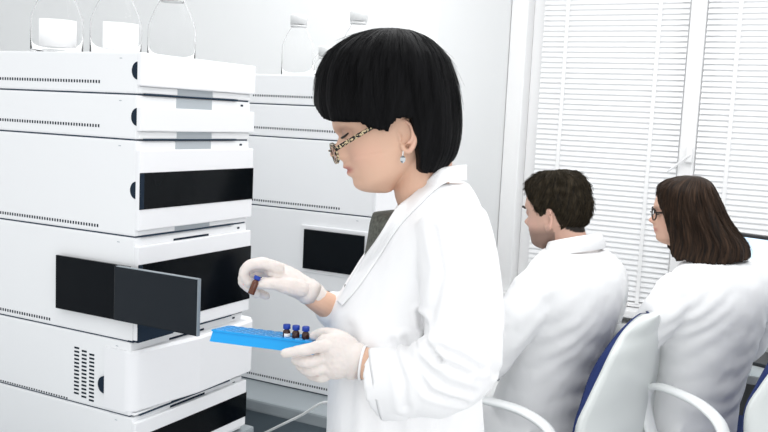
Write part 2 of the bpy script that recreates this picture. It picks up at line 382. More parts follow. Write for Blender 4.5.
# ------------------------------------------------------------------ bottles
def bottle(px, x, y, z, r, hgt, label, group, rot, lab=True, s=1, hk=.60):
    t = thing('reagent_bottle', label, 'bottle', (x,y,z), group)
    hs = hgt*hk; nk = r*.43; prof = [(r*.2,.002),(r*.93,.0),(r,.006*s),(r,hs),(r*.975,hs+.008*s),(r*.86,hs+.024*s),(r*.67,hs+.046*s),(r*.50,hs+.061*s),(nk,hs+.07*s),(nk,hgt-.012)]
    inner = [(q-.0014, w) for q, w in prof[2:]][::-1]; inner[-1] = (r-.0016,.004)
    bm = bmesh.new(); lathe(bm, prof+inner+[(r*.2,.003)], (x,y,z)); obj('glass_body', bm, M['glass'], t, True)
    if lab:
        bm = bmesh.new(); n = 14; hw = .75
        rr = [[Vector((x+(r+dr)*cos(rot+a), y+(r+dr)*sin(rot+a), z+zz)) for a in [-hw+2*hw*k/n for k in range(n+1)]] for dr, zz in ((.0004,.010),(.0004,hs*1.0),(.0010,hs*1.0),(.0010,.010),(.0004,.010))]
        loft(bm, rr, closed=False, cap=False); obj('label', bm, M['label'], t, True)
    bm = bmesh.new(); lathe(bm, [(nk*.4,hgt-.024),(nk+.004,hgt-.024),(nk+.0045,hgt-.002),(nk+.003,hgt+.001),(nk*.3,hgt+.001)], (x,y,z)); obj('cap', bm, M['cap'], t, True)
    bm = bmesh.new(); lathe(bm, [(nk*.5,hgt-.031),(nk+.003,hgt-.031),(nk+.003,hgt-.026),(nk*.5,hgt-.026)], (x,y,z)); obj('pouring_ring', bm, M['cap'], t, True)
    return t
ZT = 1.6185
for px, yy, lb, rt in ((57,1.275,'clear glass bottle with white label, leftmost on the near stack','a'),(116,1.335,'clear glass bottle with white label, in the middle of the three on the near stack','b'),(172,1.44,'clear glass bottle at the front end of the near stack, right of two labelled bottles','c')):
    p = onY(px, 30, yy); ang = math.atan2(-p.y, -p.x) + {'a': .05, 'b': .25, 'c': -.1}[rt]
    bottle(px, p.x, yy, ZT, .0505 if rt != 'c' else .0495, .152, lb, 'reagent bottles on the near stack', ang, rt != 'c', 1, .42)
for px, yy, r_, hg, lb in ((297.5,2.0,.043,.163,'clear bottle with pale cap, leftmost on the far stack'),(357,1.985,.043,.168,'clear bottle with pale cap on the far stack, partly behind the standing woman\'s hair'),(325.5,1.93,.034,.074,'small short bottle with pale cap on the far stack, between two taller bottles')):
    p = onY(px, 60, yy); bottle(px, p.x, yy, ZT, r_, hg, lb, 'reagent bottles on the far stack', 0, False, .8 if hg > .1 else .35, .48 if hg > .1 else .5)
# ------------------------------------------------------------------ people: heads
FR = smooth_tab([(.112,.0),(.105,.030),(.095,.052),(.08,.070),(.06,.083),(.04,.0905),(.02,.0945),(.01,.0945),(0,.0905),(-.012,.100),(-.021,.1105),(-.026,.1120),(-.031,.1075),(-.0365,.098),(-.041,.0955),(-.047,.0965),(-.0515,.0965),(-.0555,.0905),(-.060,.0930),(-.065,.0925),(-.071,.0865),(-.079,.0870),(-.086,.0865),(-.094,.080),(-.102,.066),(-.110,.040)])
F0 = smooth_tab([(.112,.0),(.105,.030),(.095,.052),(.08,.070),(.06,.082),(.04,.0885),(.02,.0905),(.0,.0865),(-.02,.084),(-.04,.0845),(-.056,.0835),(-.07,.0815),(-.085,.079),(-.094,.073),(-.102,.060),(-.110,.038)])
BK = smooth_tab([(.112,-.012),(.105,-.046),(.095,-.064),(.08,-.080),(.06,-.090),(.03,-.096),(0,-.093),(-.03,-.082),(-.05,-.066),(-.07,-.040),(-.085,-.010),(-.1,.018),(-.110,.028)])
WD = smooth_tab([(.112,.012),(.105,.038),(.095,.052),(.08,.063),(.06,.071),(.03,.0755),(0,.0755),(-.03,.071),(-.05,.0665),(-.07,.059),(-.085,.049),(-.097,.034),(-.105,.023),(-.110,.014)])
SG = [(-.115,.030),(-.09,.024),(-.075,.022),(-.062,.021),(-.05,.020),(-.042,.013),(-.034,.0145),(-.027,.0135),(-.018,.0105),(-.005,.0085),(.006,.010),(.015,.04),(.03,.08)]
def lerp2(tab, x): return interp(tab, x)
def head_local(z, phi, off=0):
    """phi 0 = front, +pi/2 = left; returns local x,y"""
    f0, b, w = lerp2(F0, z)+off, lerp2(BK, z)-off, lerp2(WD, z)+off
    xc = max(-.008, (f0+b)/2) if z < -.04 else -.008
    if xc > f0: xc = (f0+b)/2
    c, s = cos(phi), sin(phi)
    if c >= 0:
        e = .86; x = xc + (f0-xc)*abs(c)**e; y = w*(1 if s >= 0 else -1)*abs(s)**.92
    else: x = xc + (xc-b)*c; y = w*s
    return x, y
def head_mesh(bm, T, ear_xy=(-.010,-.022), ears=True, lid=True):
    rings = []; n = 110; m = 120
    for i in range(n):
        z = .1115 - .221*(i/(n-1)); ring = []
        ex = lerp2(FR, z)-lerp2(F0, z); sg = lerp2(SG, z)
        for k in range(m):
            ph = 2*pi*k/m
            # denser columns at the front
            ph = ph - .45*sin(ph)
            x, y = head_local(z, ph)
            if cos(ph) > 0:
                x += ex*exp(-(y/sg)**2)
                for sd in (-1, 1):
                    yy = y-sd*.032
                    x -= .011*exp(-(yy/.017)**2-((z-.005)/.0115)**2)
                    x += .0035*exp(-(yy/.02)**2-((z-.0205)/.007)**2)
                    x += .004*exp(-((y-sd*.045)/.018)**2-((z+.028)/.016)**2)
                    x += .0065*exp(-((y-sd*.0125)/.0062)**2-((z+.0335)/.0075)**2)   # nostril wings
                x -= .003*exp(-(y/.004)**2-((z+.0435)/.004)**2)
                x -= .0022*exp(-(y/.026)**2-((z+.0556)/.0018)**2)
            ring.append(T(x, y, z))
        rings.append(ring)
    loft(bm, rings)
    ax = (T(1,0,0)-T(0,0,0), T(0,1,0)-T(0,0,0), T(0,0,1)-T(0,0,0))
    for sd in (-1, 1):
        if lid: ellipsoid(bm, T(.0712, sd*.031, .003), (.0125,.0145,.0115), ax)
        if not ears: continue
        ex_, ez_ = ear_xy
        def E(x, z, o=0):
            return T(ex_+x, sd*(.0735+(.006-x)*.42+o), ez_+z)
        sc = (T(0,0,1)-T(0,0,0)).length
        path = [(.009,.000),(.011,.012),(.008,.024),(-.001,.0305),(-.012,.028),(-.019,.018),(-.020,.004),(-.016,-.010),(-.009,-.020),(-.001,-.028),(.006,-.027),(.009,-.018)]
        tube(bm, [(*E(x, z), (.0030 if z > -.015 else .0045)*sc, (.0034 if z > -.015 else .005)*sc) for x, z in path], 8, n=40)
        ea = (E(1,0)-E(0,0)).normalized(); en = ax[1].normalized(); eu = ax[2].normalized()
        ellipsoid(bm, E(-.004,.002,-.010), (.0165*sc,.0035*sc,.027*sc), (ea, ea.cross(eu), eu))
        tube(bm, [(*E(x, z, -.0005), .0024*sc, .0026*sc) for x, z in ((-.003,.021),(-.010,.014),(-.012,.002),(-.008,-.010),(.000,-.016))], 8, n=16)
        ellipsoid(bm, E(.010,-.005,.0005), (.004*sc,.004*sc,.006*sc), ax and (ea, en, eu))
    return ax
def frame(origin, psi, pitch, scale):
    """local (x fwd, y left, z up) -> world; psi = turn away from image-left, pitch down"""
    F = -RH*cos(psi) + FH*sin(psi); Lf = UP.cross(F)
    f = F*cos(pitch) - UP*sin(pitch); u = F*sin(pitch) + UP*cos(pitch)
    def T(x, y, z): return origin + (f*x + Lf*y + u*z)*scale
    def inv(p):
        v = (p-origin)/scale; return v.dot(f), v.dot(Lf), v.dot(u)
    return T, inv
def tint_body(me, inv, base, stubble=0, scalp=None, gl=None):
    ca = me.color_attributes.new('tint', 'FLOAT_COLOR', 'POINT')
    for i, v in enumerate(me.vertices):
        x, y, z = inv(v.co); c = Vector(base)
        if -.12 < z < .13 and abs(y) < .11 and abs(x) < .13:
            lip = exp(-((z+.0555)/.0065)**4 - (y/.023)**4) if x > .078 else 0
            c = c.lerp(Vector((.50,.17,.15)), .9*lip)
            red = exp(-((abs(y)-.045)/.025)**2 - ((z+.035)/.022)**2) if x > .03 else 0
            c = c.lerp(Vector((.78,.42,.33)), .35*red)
            if x > .098: c = c.lerp(Vector((.75,.40,.32)), .35)
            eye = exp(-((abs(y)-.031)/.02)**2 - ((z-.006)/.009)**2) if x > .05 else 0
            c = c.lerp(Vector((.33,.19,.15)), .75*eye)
            ear = 1 if abs(y) > .078 and -.05 < z < .02 and x < .01 else 0
            c = c.lerp(Vector((.80,.45,.36)), .35*ear)
            if stubble:
                s = 0
                if z < -.030 and x > -.02: s = min(1, (-.030-z)/.03)
                if z < -.03 and abs(y) < .014 and -.048 < z < -.036 and x > .08: s = .8
                if lip > .4: s = 0
                c = c.lerp(Vector((.07,.05,.042)), stubble*s)
            if scalp:
                zb = interp(scalp[0], abs(math.degrees(math.atan2(y, x+.008))))
                if z > zb+.004: c = Vector(scalp[1])
        ca.data[i].color = (*c, 1)
# generic columns-of-hair shell -------------------------------------------------
def hair_shell(bm, outer, ncol, nrow, thick, rough=.0015, seed=0, close=.9):
    """outer(phi,t)->Vector, inner pulled toward centre(t); columns run crown -> tips"""
    uv = bm.loops.layers.uv.new('strand')
    V = [[None]*(nrow*2) for _ in range(ncol)]; U = {}
    for j in range(ncol):
        ph = 2*pi*j/ncol
        for i in range(nrow):
            t = i/(nrow-1); p, c = outer(ph, t)
            nz = noise.noise(Vector((cos(ph)*14+seed, sin(ph)*14, t*1.2)))*.6 + noise.noise(Vector((cos(ph)*45+seed, sin(ph)*45, t*2)))*.5
            d = (p-c); d.normalize(); nz += 1.3*noise.noise(Vector((cos(ph)*5+seed, sin(ph)*5, t*2.4)))
            V[j][i] = bm.verts.new(p + d*nz*rough*min(1, t*3)); U[V[j][i]] = (j/ncol + .09*t*sin(2*pi*j/ncol), t)
            q = p - d*min(thick*min(1, .3+t*2), (p-c).length*.8)
            V[j][nrow*2-1-i] = bm.verts.new(q); U[V[j][nrow*2-1-i]] = (j/ncol, t)
    for j in range(ncol):
        k = (j+1) % ncol
        for i in range(nrow*2-1):
            f = bm.faces.new((V[j][i], V[k][i], V[k][i+1], V[j][i+1]))
            for l in f.loops:
                u = U[l.vert]; l[uv].uv = (u[0] + (1 if (k == 0 and l.vert in (V[k][i], V[k][i+1])) else 0), u[1])
    top = [V[j][0] for j in range(ncol)]; c = bm.verts.new(sum((v.co for v in top), Vector())/ncol)
    for j in range(ncol): bm.faces.new((top[j], top[(j+1) % ncol], c))
    top = [V[j][-1] for j in range(ncol)]; c = bm.verts.new(sum((v.co for v in top), Vector())/ncol)
    for j in range(ncol): bm.faces.new((top[j], top[(j+1) % ncol], c))
def strands(name, outer, m, parent, n, t0, t1, lift, rad, seed=1, phr=(0,2*pi)):
    rnd = random.Random(seed); cu = bpy.data.curves.new(name, 'CURVE'); cu.dimensions = '3D'; cu.bevel_depth = rad; cu.bevel_resolution = 1
    for _ in range(n):
        ph = rnd.uniform(*phr); a = rnd.uniform(*t0); b = min(1.03, a+rnd.uniform(*t1)); k = 8
        s = cu.splines.new('POLY'); s.points.add(k-1); lf = rnd.uniform(*lift); dr = rnd.uniform(-.09,.09)
        for i in range(k):
            u = i/(k-1); p, c = outer(ph+dr*u, min(1, a+(b-a)*u)); d = (p-c).normalized()
            q = p + d*(.0006+lf*u*u) - (UP*.01*max(0, a+(b-a)*u-1))
            s.points[i].co = (*q, 1); s.points[i].radius = 1-.7*u
    o = bpy.data.objects.new('tmp', cu); C.objects.link(o)
    me = bpy.data.meshes.new_from_object(o.evaluated_get(bpy.context.evaluated_depsgraph_get())); bpy.data.objects.remove(o)
    o = link(name, me, m, parent, True); o['kind'] = 'stuff'; return o
# hands --------------------------------------------------------------------------
def hand(bm, palm, fingers, k=1.0):
    tube(bm, [pt(x, y, h, a*k, b*k) for x, y, h, a, b in palm], 20, n=18)
    for f in fingers: tube(bm, [pt(x, y, h, r*k) for x, y, h, r in f], 12, n=22)
NEARH = dict(
 palm=[(360,362,1.385,.0265,.020),(350,360,1.385,.030,.021),(336,357,1.39,.038,.020),(323,356,1.40,.036,.016)],
 fingers=[[(330,346,1.385,.0105),(317,347,1.378,.0100),(303,350,1.378,.0092),(292,352,1.384,.0086),(285,353.5,1.39,.0078)],
          [(326,356,1.39,.0105),(314,361,1.382,.0100),(303,362,1.388,.0094),(296,360,1.402,.0085)],
          [(328,365,1.39,.0105),(316,370,1.388,.0100),(306,370,1.40,.0092),(300,365,1.418,.0082)],
          [(332,372,1.395,.0095),(322,377,1.40,.0090),(313,376,1.415,.0083),(307,371,1.43,.0076)],
          [(350,346,1.39,.016),(338,338,1.405,.0145),(328,334,1.425,.011),(320,334,1.44,.0098),(314,336,1.447,.0085)]])
FARH = dict(
 palm=[(316,296,1.535,.0215,.0255),(304,289,1.53,.022,.027),(292,282,1.53,.0225,.035),(280,274,1.53,.0195,.038),(272,270,1.53,.014,.036)],
 fingers=[[(279,268,1.50,.0105),(264,263.5,1.495,.0105),(250,265,1.492,.0098),(244,274,1.492,.0092),(249,283,1.494,.0084)],
          [(277,268,1.522,.0108),(262,266,1.52,.0106),(248,270,1.515,.010),(243,281,1.512,.0093),(250,289,1.512,.0083)],
          [(278,272,1.545,.0105),(264,271,1.545,.0102),(252,276,1.54,.0096),(249,287,1.535,.009),(257,294,1.53,.008)],
          [(282,277,1.565,.0095),(270,279,1.565,.009),(260,285,1.558,.0085),(259,292,1.552,.008),(266,296,1.548,.0072)],
          [(301,289,1.505,.0155),(288,286,1.492,.0145),(276,284,1.486,.0112),(266,283.5,1.484,.0102),(258.5,285,1.486,.0086)]])
# ------------------------------------------------------------------ standing woman
WH = 1.52
base = PH(412, 216, WH); base.z = 0
W = thing('person', 'standing woman with a black bob, glasses and gloves, holding a blue vial rack', 'person', base)
HT, HINV = frame(PH(391, 122.5, 1.5), radians(-4), radians(18), 1.03)
bm = bmesh.new(); head_mesh(bm, HT, (-.0115,-.0205))
tube(bm, [(*HT(-.020,0,-.035),.053,.055),(*HT(-.035,0,-.075),.050,.053),pt(421,190,1.515,.047,.054),pt(430,206,1.525,.046,.060)], 28, n=20)
def rr(px, py, h, hw, hd, n=40, px2=2.0):
    c = PH(px, py, h); k = mpp(h)*hw
    return [c + RH*(k*cos(a)) + FH*(hd*sin(a)) for a in [2*pi*i/n for i in range(n)]]
core = dense([(436,212,1.53,30,.07),(434,232,1.53,40,.11),(424,270,1.53,54,.12),(415,330,1.53,62,.12),(412,400,1.53,66,.15),(412,470,1.53,66,.16)], 30)
loft(bm, [rr(a, b, c, d*.9, e_) for a, b, c, d, e_ in core])
for s_, sh in ((-1, 1.45), (1, 1.60)):                # legs to the floor
    k = PH(412, 216, sh); x0, y0 = k.x, k.y
    tube(bm, [(x0,y0,.86,.085,.085),(x0,y0,.5,.058,.058),(x0,y0,.35,.055,.055),(x0,y0,.10,.038,.038)], 16, n=16)
tube(bm, [pt(449,240,1.40,.035),pt(461,290,1.345,.038),pt(461,350,1.32,.036),pt(441,376,1.325,.036),pt(410,374,1.345,.034),pt(366,363.5,1.38,.0265,.021),pt(352,361,1.385,.027,.019)], 18, n=40)
tube(bm, [pt(430,240,1.66,.035),pt(430,290,1.72,.040),pt(410,335,1.70,.040),pt(360,322,1.60,.032),pt(322,302.5,1.54,.0225,.025),pt(306,291,1.53,.019,.023)], 18, n=40)
hand(bm, NEARH['palm'], NEARH['fingers'], .86); hand(bm, FARH['palm'], FARH['fingers'], .86)
me = remesh(bm, .0020, 2, .5); tint_body(me, HINV, (.74,.475,.345))
link('body', me, M['skin'], W)
# clothing
def crease(lines):
    """lines: list of (list of px, h, width m, depth m)"""
    L = []
    for pts, h, w, d_ in lines:
        P = [PH(x, y, h) for x, y in pts]; L.append((P, w, d_))
    def f(c):
        s = 0
        for P, w, d_ in L:
            best = 9
            for a, b in zip(P, P[1:]):
                ab = b-a; v = c-a
                # distance seen across the sleeve: ignore the depth component
                v = v - FH*v.dot(FH); ab2 = ab - FH*ab.dot(FH)
                t = max(0, min(1, v.dot(ab2)/ab2.length_squared)); q = (v-ab2*t).length
                if q < best: best = q
            if best < 4*w: s += d_*(-exp(-(best/w)**2) + .55*exp(-((best-2*w)/w)**2))
        return s
    return f
def cloth_noise(c, amp, sc=9, st=(1,1,.45), seed=0):
    p = Vector((c.x*sc*st[0]+seed, c.y*sc*st[1], c.z*sc*st[2]))
    return amp*(noise.noise(p) + .5*noise.noise(p*2.1+Vector((5,1,2))))
# torso of the coat, traced front/back edges with real depth
edge = [(181,421,468,1.535,.085),(190,408,474,1.535,.115),(200,401,479,1.535,.150),(212,394,484,1.535,.178),(226,385,488,1.535,.186),(245,371.5,491,1.535,.180),(262,360,492,1.535,.172),(280,348,491,1.535,.165),(298,337,489,1.535,.158),(315,331,486,1.535,.155),(335,328,484,1.535,.155),(370,326.5,482,1.535,.165),(432,324.5,486,1.535,.185),(520,318,494,1.535,.21),(640,310,505,1.535,.24),(668,310,506,1.535,.24)]
bm = bmesh.new()
loft(bm, [rr((l+r)/2, y, h, (r-l)/2, d_, 56) for y, l, r, h, d_ in dense(edge, 70)])
# sleeves
tube(bm, [pt(449,222,1.405,.060,.062),pt(456,252,1.375,.064,.064),pt(461,290,1.345,.0635,.062),pt(463,330,1.325,.0625,.060),pt(459,362,1.318,.064,.058),pt(441,378,1.322,.060,.056),pt(418,381,1.335,.056,.054),pt(395,382,1.352,.053,.052),pt(379,383,1.365,.054,.050)], 26, n=60, cap=False)
tube(bm, [pt(425,222,1.68,.06),pt(430,290,1.72,.06),pt(412,340,1.705,.06),pt(372,328,1.625,.050),pt(341,314,1.572,.036,.042),pt(333,310,1.560,.033,.040)], 22, n=50)
me = remesh(bm, .0042, 5, .5)
fold = crease([
 ([(421,318),(424,334),(432,346),(436,350)], 1.33, .0050, .0085), ([(428,350),(446,358),(466,366)], 1.30, .0055, .006),
 ([(436,345),(458,352),(482,366)], 1.29, .005, .005), ([(420,362),(445,378),(470,386)], 1.30, .006, .0055), ([(406,352),(428,386),(462,398)], 1.30, .0055, .0055),
 ([(468,338),(484,352),(496,372)], 1.30, .006, .004), ([(394,350),(402,372),(405,398)], 1.33, .006, .004), ([(432,226),(438,262),(424,318)], 1.38, .006, .0038),
 ([(470,235),(484,275),(492,315)], 1.34, .008, .003), ([(350,330),(352,380),(349,440)], 1.42, .010, .003), ([(395,408),(398,440),(396,470)], 1.40, .012, .004), ([(440,415),(436,440),(437,470)], 1.4, .010, .006)])
def coat_disp(c, n):
    x, y, d_ = proj(c)
    return fold(c)*(1 if n.dot(FH) < .35 else 0) + cloth_noise(c, .0032, 9, seed=3) + cloth_noise(c, .0012, 26, (1,1,.6), 9)
displace(me, coat_disp)
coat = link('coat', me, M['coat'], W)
bvh = BVHTree.FromPolygons([v.co.copy() for v in me.vertices], [tuple(p.vertices) for p in me.polygons])
def surf(px, py, off, hdef):
    r = ray(px, py); hit, nrm, _, _ = bvh.ray_cast(CAM, r.normalized())
    if hit is None or abs((hit-CAM).dot(FH)-hdef) > .14: return None
    return hit - r.normalized()*off
def band(inner, outer, hd, off, thick, n=60, m=9, bow=.004):
    """cloth band between two traced lines lying on the coat"""
    A = dense(inner, n); Bq = dense(outer, n); Hh = dense(hd, n); G = []
    for i in range(n):
        row = []
        for j in range(m):
            u = j/(m-1); x = A[i][0]+(Bq[i][0]-A[i][0])*u; y = A[i][1]+(Bq[i][1]-A[i][1])*u
            s = surf(x, y, off, Hh[i][0]); row.append((x, y, s)); T0 = Hh[i][0]+(Hh[i][1]-Hh[i][0])*u
            if s is None or abs((s-CAM).dot(FH)-T0) > .05: row[-1] = (x, y, CAM+ray(x, y)*(T0/ray(x, y).dot(FH)))
        G.append(row)
    H = [[((p[2]-CAM).dot(FH) if p[2] else None) for p in row] for row in G]
    for i in range(n):
        for j in range(m):
            if H[i][j] is None:
                near_ = [H[a][b] for a in range(max(0,i-3), min(n,i+4)) for b in range(m) if H[a][b]]
                H[i][j] = min(near_)+.004 if near_ else Hh[i][0]
    for _ in range(3):
        H = [[(sum(H[min(max(i+a,0),n-1)][min(max(j+b,0),m-1)] for a in (-1,0,1) for b in (-1,0,1))/9) for j in range(m)] for i in range(n)]
    bm = bmesh.new()
    top = [[PH(G[i][j][0], G[i][j][1], H[i][j]-off-bow*sin(pi*j/(m-1))) for j in range(m)] for i in range(n)]
    bot = [[p + FH*(thick+bow*sin(pi*j/(m-1))) for j, p in enumerate(r)] for r in top]
    loft(bm, [t_+list(reversed(b_)) for t_, b_ in zip(top, bot)]); return bm
bm = band([(467,165),(452,166),(439,169.5),(426,182),(412,195),(396,209),(379,236),(362,260),(346,285),(337,302)],
          [(467,181),(455,181),(445,183.5),(434,191),(424,200.5),(408,217),(394,234),(378,259),(358,288),(342,306)],
          [(1.525,1.510),(1.478,1.452),(1.456,1.430),(1.446,1.416),(1.436,1.404),(1.425,1.396),(1.42,1.40),(1.44,1.42),(1.46,1.45),(1.48,1.47)], .004, .010)
obj('lapel', bm, M['coat'], W, True)
def thread(pts, off, r, n=50, hdef=1.42):
    bm = bmesh.new(); q = []
    for x, y in dense(pts, n):
        s = surf(x, y, off, hdef)
        if s: q.append((*s, r, r))
    if len(q) > 2: tube(bm, q, 6)
    return bm
# shirt front between the lapels
rings = [rr(x, y, h, hw, hd, 30) for x, y, h, hw, hd in ((404,213,1.52,20,.056),(397,214.5,1.52,24.5,.064),(393,224,1.52,23.5,.070),(389,240,1.52,22,.074),(382,257,1.52,18.0,.073),(380,275,1.52,12,.06))]
bm = bmesh.new(); loft(bm, rings); obj('shirt', bm, M['shirt'], W, True)
# turned sleeve cuff
bm = bmesh.new(); cu_ = [pt(386,382,1.355,.0565,.055),pt(376,383.5,1.363,.0575,.055),pt(371,384,1.368,.056,.054)]
def cuffring(px, py, h, ru, rv, sl):
    c = PH(px, py, h); return [c + (UP*cos(a)*ru) + (FH*sin(a)*rv) - RH*(sl*cos(a)) for a in [2*pi*i/36 for i in range(36)]]
def cuff(name, spec, m=M['coat']):
    bm = bmesh.new(); loft(bm, [cuffring(*s) for s in spec], cap=False); return obj(name, bm, m, W, True)
cuff('cuff', [(403,383.5,1.348,.0535,.0535,.012),(401,383.5,1.348,.0565,.056,.012),(390,384,1.355,.0575,.056,.012),(378,384,1.363,.0575,.055,.013),(375,384,1.364,.0555,.0535,.013),(379,384,1.362,.051,.049,.013),(395,382,1.352,.046,.046,.012)])
# gloves
def glove(name, spec, roll):
    bm = bmesh.new(); hand(bm, spec['palm'], spec['fingers'], 1.0)
    me = remesh(bm, .0016, 3, .5); displace(me, lambda c, n: cloth_noise(c, .0010, 60, (1,1,1), 4)+cloth_noise(c, .0005, 140, (1,1,1), 2))
    g = link(name, me, M['glove'], W)
    bm = bmesh.new(); tube(bm, roll[0], 20, cap=True); r = obj('glove_cuff', bm, M['glove'], W, True); return g
glove('glove', NEARH, ([pt(351,360.3,1.385,.0315,.0225),pt(357.5,361.5,1.385,.0312,.0235),pt(358.3,361.7,1.385,.0300,.0225)],))
glove('glove', FARH, ([pt(307,290.5,1.53,.0235,.028),pt(314,295,1.534,.0225,.0268),pt(315,295.6,1.534,.021,.025)],))
# thin wristband
c0 = PH(362.8, 363, 1.382); bm = bmesh.new(); tp = PH(362.8,363,1.382)-PH(366,363.6,1.38)
rg = []
ax_ = (PH(360,362.4,1.382)-PH(366,363.6,1.38)).normalized(); u_ = ax_.cross(FH).normalized(); v_ = ax_.cross(u_)
for s_, k_ in ((-.0022,1),(-.0022,1.05),(.0022,1.05),(.0022,1),(-.0022,1)): rg.append([c0+ax_*s_+u_*(.0275*k_*cos(a))+v_*(.0215*k_*sin(a)) for a in [2*pi*i/30 for i in range(30)]])
loft(bm, rg, cap=False); obj('wristband', bm, M['cord'], W, True)
# buttons down the front edge, seen edge-on
bm = bmesh.new(); ellipsoid(bm, surf(345, 288, .001, 1.5) or PH(345,288,1.47), (.0015,.0015,.007)); obj('button', bm, M['darkpl'], W, True)
# trousers and shoes below the coat
bm = bmesh.new()
for sh in (1.45, 1.60):
    k = PH(412, 216, sh); tube(bm, [(k.x,k.y,.85,.095,.095),(k.x,k.y,.5,.075,.075),(k.x,k.y,.07,.07,.07)], 18, n=10)
obj('trousers', bm, M['trouser_d'], W, True)
for sh in (1.45, 1.60):
    k = PH(405, 216, sh); bm = bmesh.new(); tube(bm, [(*(k+RH*.06+UP*(.04-k.z)),.036,.038),(*(k+UP*(.04-k.z)),.038,.042),(*(k-RH*.13+UP*(.032-k.z)),.030,.043),(*(k-RH*.17+UP*(.025-k.z)),.022,.035)], 16, n=16)
    obj('shoe', bm, M['shoe'], W, True)
# hair
HR = smooth_tab([(29,386,402,.020),(31,372,415,.045),(36,357,428,.063),(42,345,436,.076),(50,334,444,.087),(58,326.5,449.5,.094),(75,318,456,.101),(92,315.3,459.5,.103),(106,315.2,461,.102),(118,318,461.3,.100),(130,322,461,.097),(145,332,458.5,.093),(155,342,454.5,.089),(165,354,448,.084),(174,362,442,.078)])
HB = [(0,107),(10,112),(18,118),(28,122),(40,123.5),(55,122.5),(64,123),(72,127.5),(80,129.5),(87,130),(91,124),(95,118.5),(101,116),(108,117),(110.5,140),(113,165),(120,169),(132,169),(150,167),(165,163),(180,158)]
rj = [random.uniform(-1,1) for _ in range(720)]
def whair(ph, t):
    d = abs((math.degrees(ph)+180) % 360-180); yb = interp(HB, d) + rj[int(math.degrees(ph)*2) % 720]*1.3
    py = 29 + (yb-29)*(t**1.25 if t > 0 else 0)
    l, r, hd = interp(HR, py); k = mpp(1.5); cx = (l+r)/2; a = (r-l)/2
    c = PH(cx, py, 1.5); return c + (-RH*cos(ph)*a*k*.997 - FH*sin(ph)*hd), c
bm = bmesh.new(); hair_shell(bm, whair, 360, 44, .020, .0022)
obj('hair', bm, M['hair'], W, True)
strands('loose_hair', whair, M['hair'], W, 420, (0,.6), (.2,.5), (0,.004), .0004, 3)
strands('loose_hair', whair, M['hair'], W, 90, (0,.25), (.12,.35), (.004,.014), .00035, 8)
# eyebrow, lashes
for sd in (-1, 1):
    bm = bmesh.new(); tube(bm, [(*HT(.0900, sd*.024, .027),.0014,.0016),(*HT(.0895, sd*.031, .029),.0025,.003),(*HT(.078, sd*.046, .026),.0012,.0016)], 8, n=14); obj('eyebrow', bm, M['lash'], W, True)
    bm = bmesh.new(); tube(bm, [(*HT(.0830, sd*.019, -.001),.0010,.001),(*HT(.0845, sd*.030, -.0020),.0020,.0032),(*HT(.0795, sd*.042, .000),.0020,.0026),(*HT(.0740, sd*.049, .003),.0012,.0012)], 8, n=14); obj('eyelashes', bm, M['lash'], W, True)
# spectacles
sp = bmesh.new(); GX, GZ = .1075, -.0235
def lensring(sd, k, dx=0):
    q = []
    for i in range(40):
        a = 2*pi*i/40; yy = .0255*k*(1 if cos(a) >= 0 else -1)*abs(cos(a))**.8; zz = .0155*k*(1 if sin(a) >= 0 else -1)*abs(sin(a))**.8
        y = sd*.0345+yy; q.append(HT(GX+dx-.000-(abs(y)/.06)**2*.008, y, GZ+zz+.000))
    return q
for sd in (-1, 1):
    loft(sp, [lensring(sd, k, dx) for k, dx in ((1,-.0014),(1.07,-.0014),(1.07,.0014),(1,.0014),(1,-.0014))], cap=False)
tube(sp, [(*HT(GX,-.010,GZ+.004),.0016,.0016),(*HT(GX+.004,0,GZ+.006),.0016,.0016),(*HT(GX,.010,GZ+.004),.0016,.0016)], 8, n=8)
gl = obj('spectacles', sp, M['leo'], W, True)
for sd in (-1, 1):
    bm = bmesh.new(); tube(bm, [(*HT(GX-.0085, sd*.060, GZ+.008),.0036,.0016),(*HT(.085, sd*.0675, GZ+.0125),.0035,.0014),(*HT(.045, sd*.0745, GZ+.0235),.0032,.0014),(*HT(.0, sd*.0785, GZ+.033),.0022,.0014),(*HT(-.015, sd*.079, GZ+.030),.002,.0014)], 8, n=30, ref=HT(0,1,0)-HT(0,0,0)); obj('temple', bm, M['leo'], gl, True)
    bm = bmesh.new(); loft(bm, [lensring(sd, 1, -.0004), lensring(sd, 1, .0004)]); obj('lens', bm, M['lens'], gl, True)
# earring
for sd in (-1, 1):
    bm = bmesh.new(); c = HT(.0010, sd*.083, -.052); c.z = PH(403,157,1.5).z
    ellipsoid(bm, c, (.0055,.0045,.0065), seg=6, rings=4); tube(bm, [(*(c+UP*.013),.0009,.0009),(*(c+UP*.004),.0012,.0012)], 6); obj('earring', bm, M['silver'], W)
# ------------------------------------------------------------------ rack and vials
RZ = 1.141
a = onZ(213,329.5,RZ); b = onZ(309,341.5,RZ); ex = (b-a).normalized(); ey = Vector((-ex.y, ex.x, 0)); LEN = (b-a).length+.006; DEP = .062; HGT = .021
rk = thing('vial_rack', 'bright blue vial rack held level in the standing woman\'s gloved hand', 'rack', a-UP*HGT)
def rp(u, v, w): return a + ex*u + ey*v + UP*(w-v*.11)
def flr(u0, u1, v0, v1, w0, w1, bm, fl=0):
    q = [[rp(u0-fl*k, v0-fl*k, w), rp(u1+fl*k, v0-fl*k, w), rp(u1+fl*k, v1+fl*k, w), rp(u0-fl*k, v1+fl*k, w)] for w, k in ((w0, 1), (w1, 0))]
    loft(bm, q)
bm = bmesh.new(); flr(0, LEN, 0, DEP, -HGT, -.002, bm, .004); obj('body', bm, M['blue'], rk)
bm = bmesh.new(); nu, nv = 10, 4
RIM = bmesh.new(); HOL = bmesh.new()
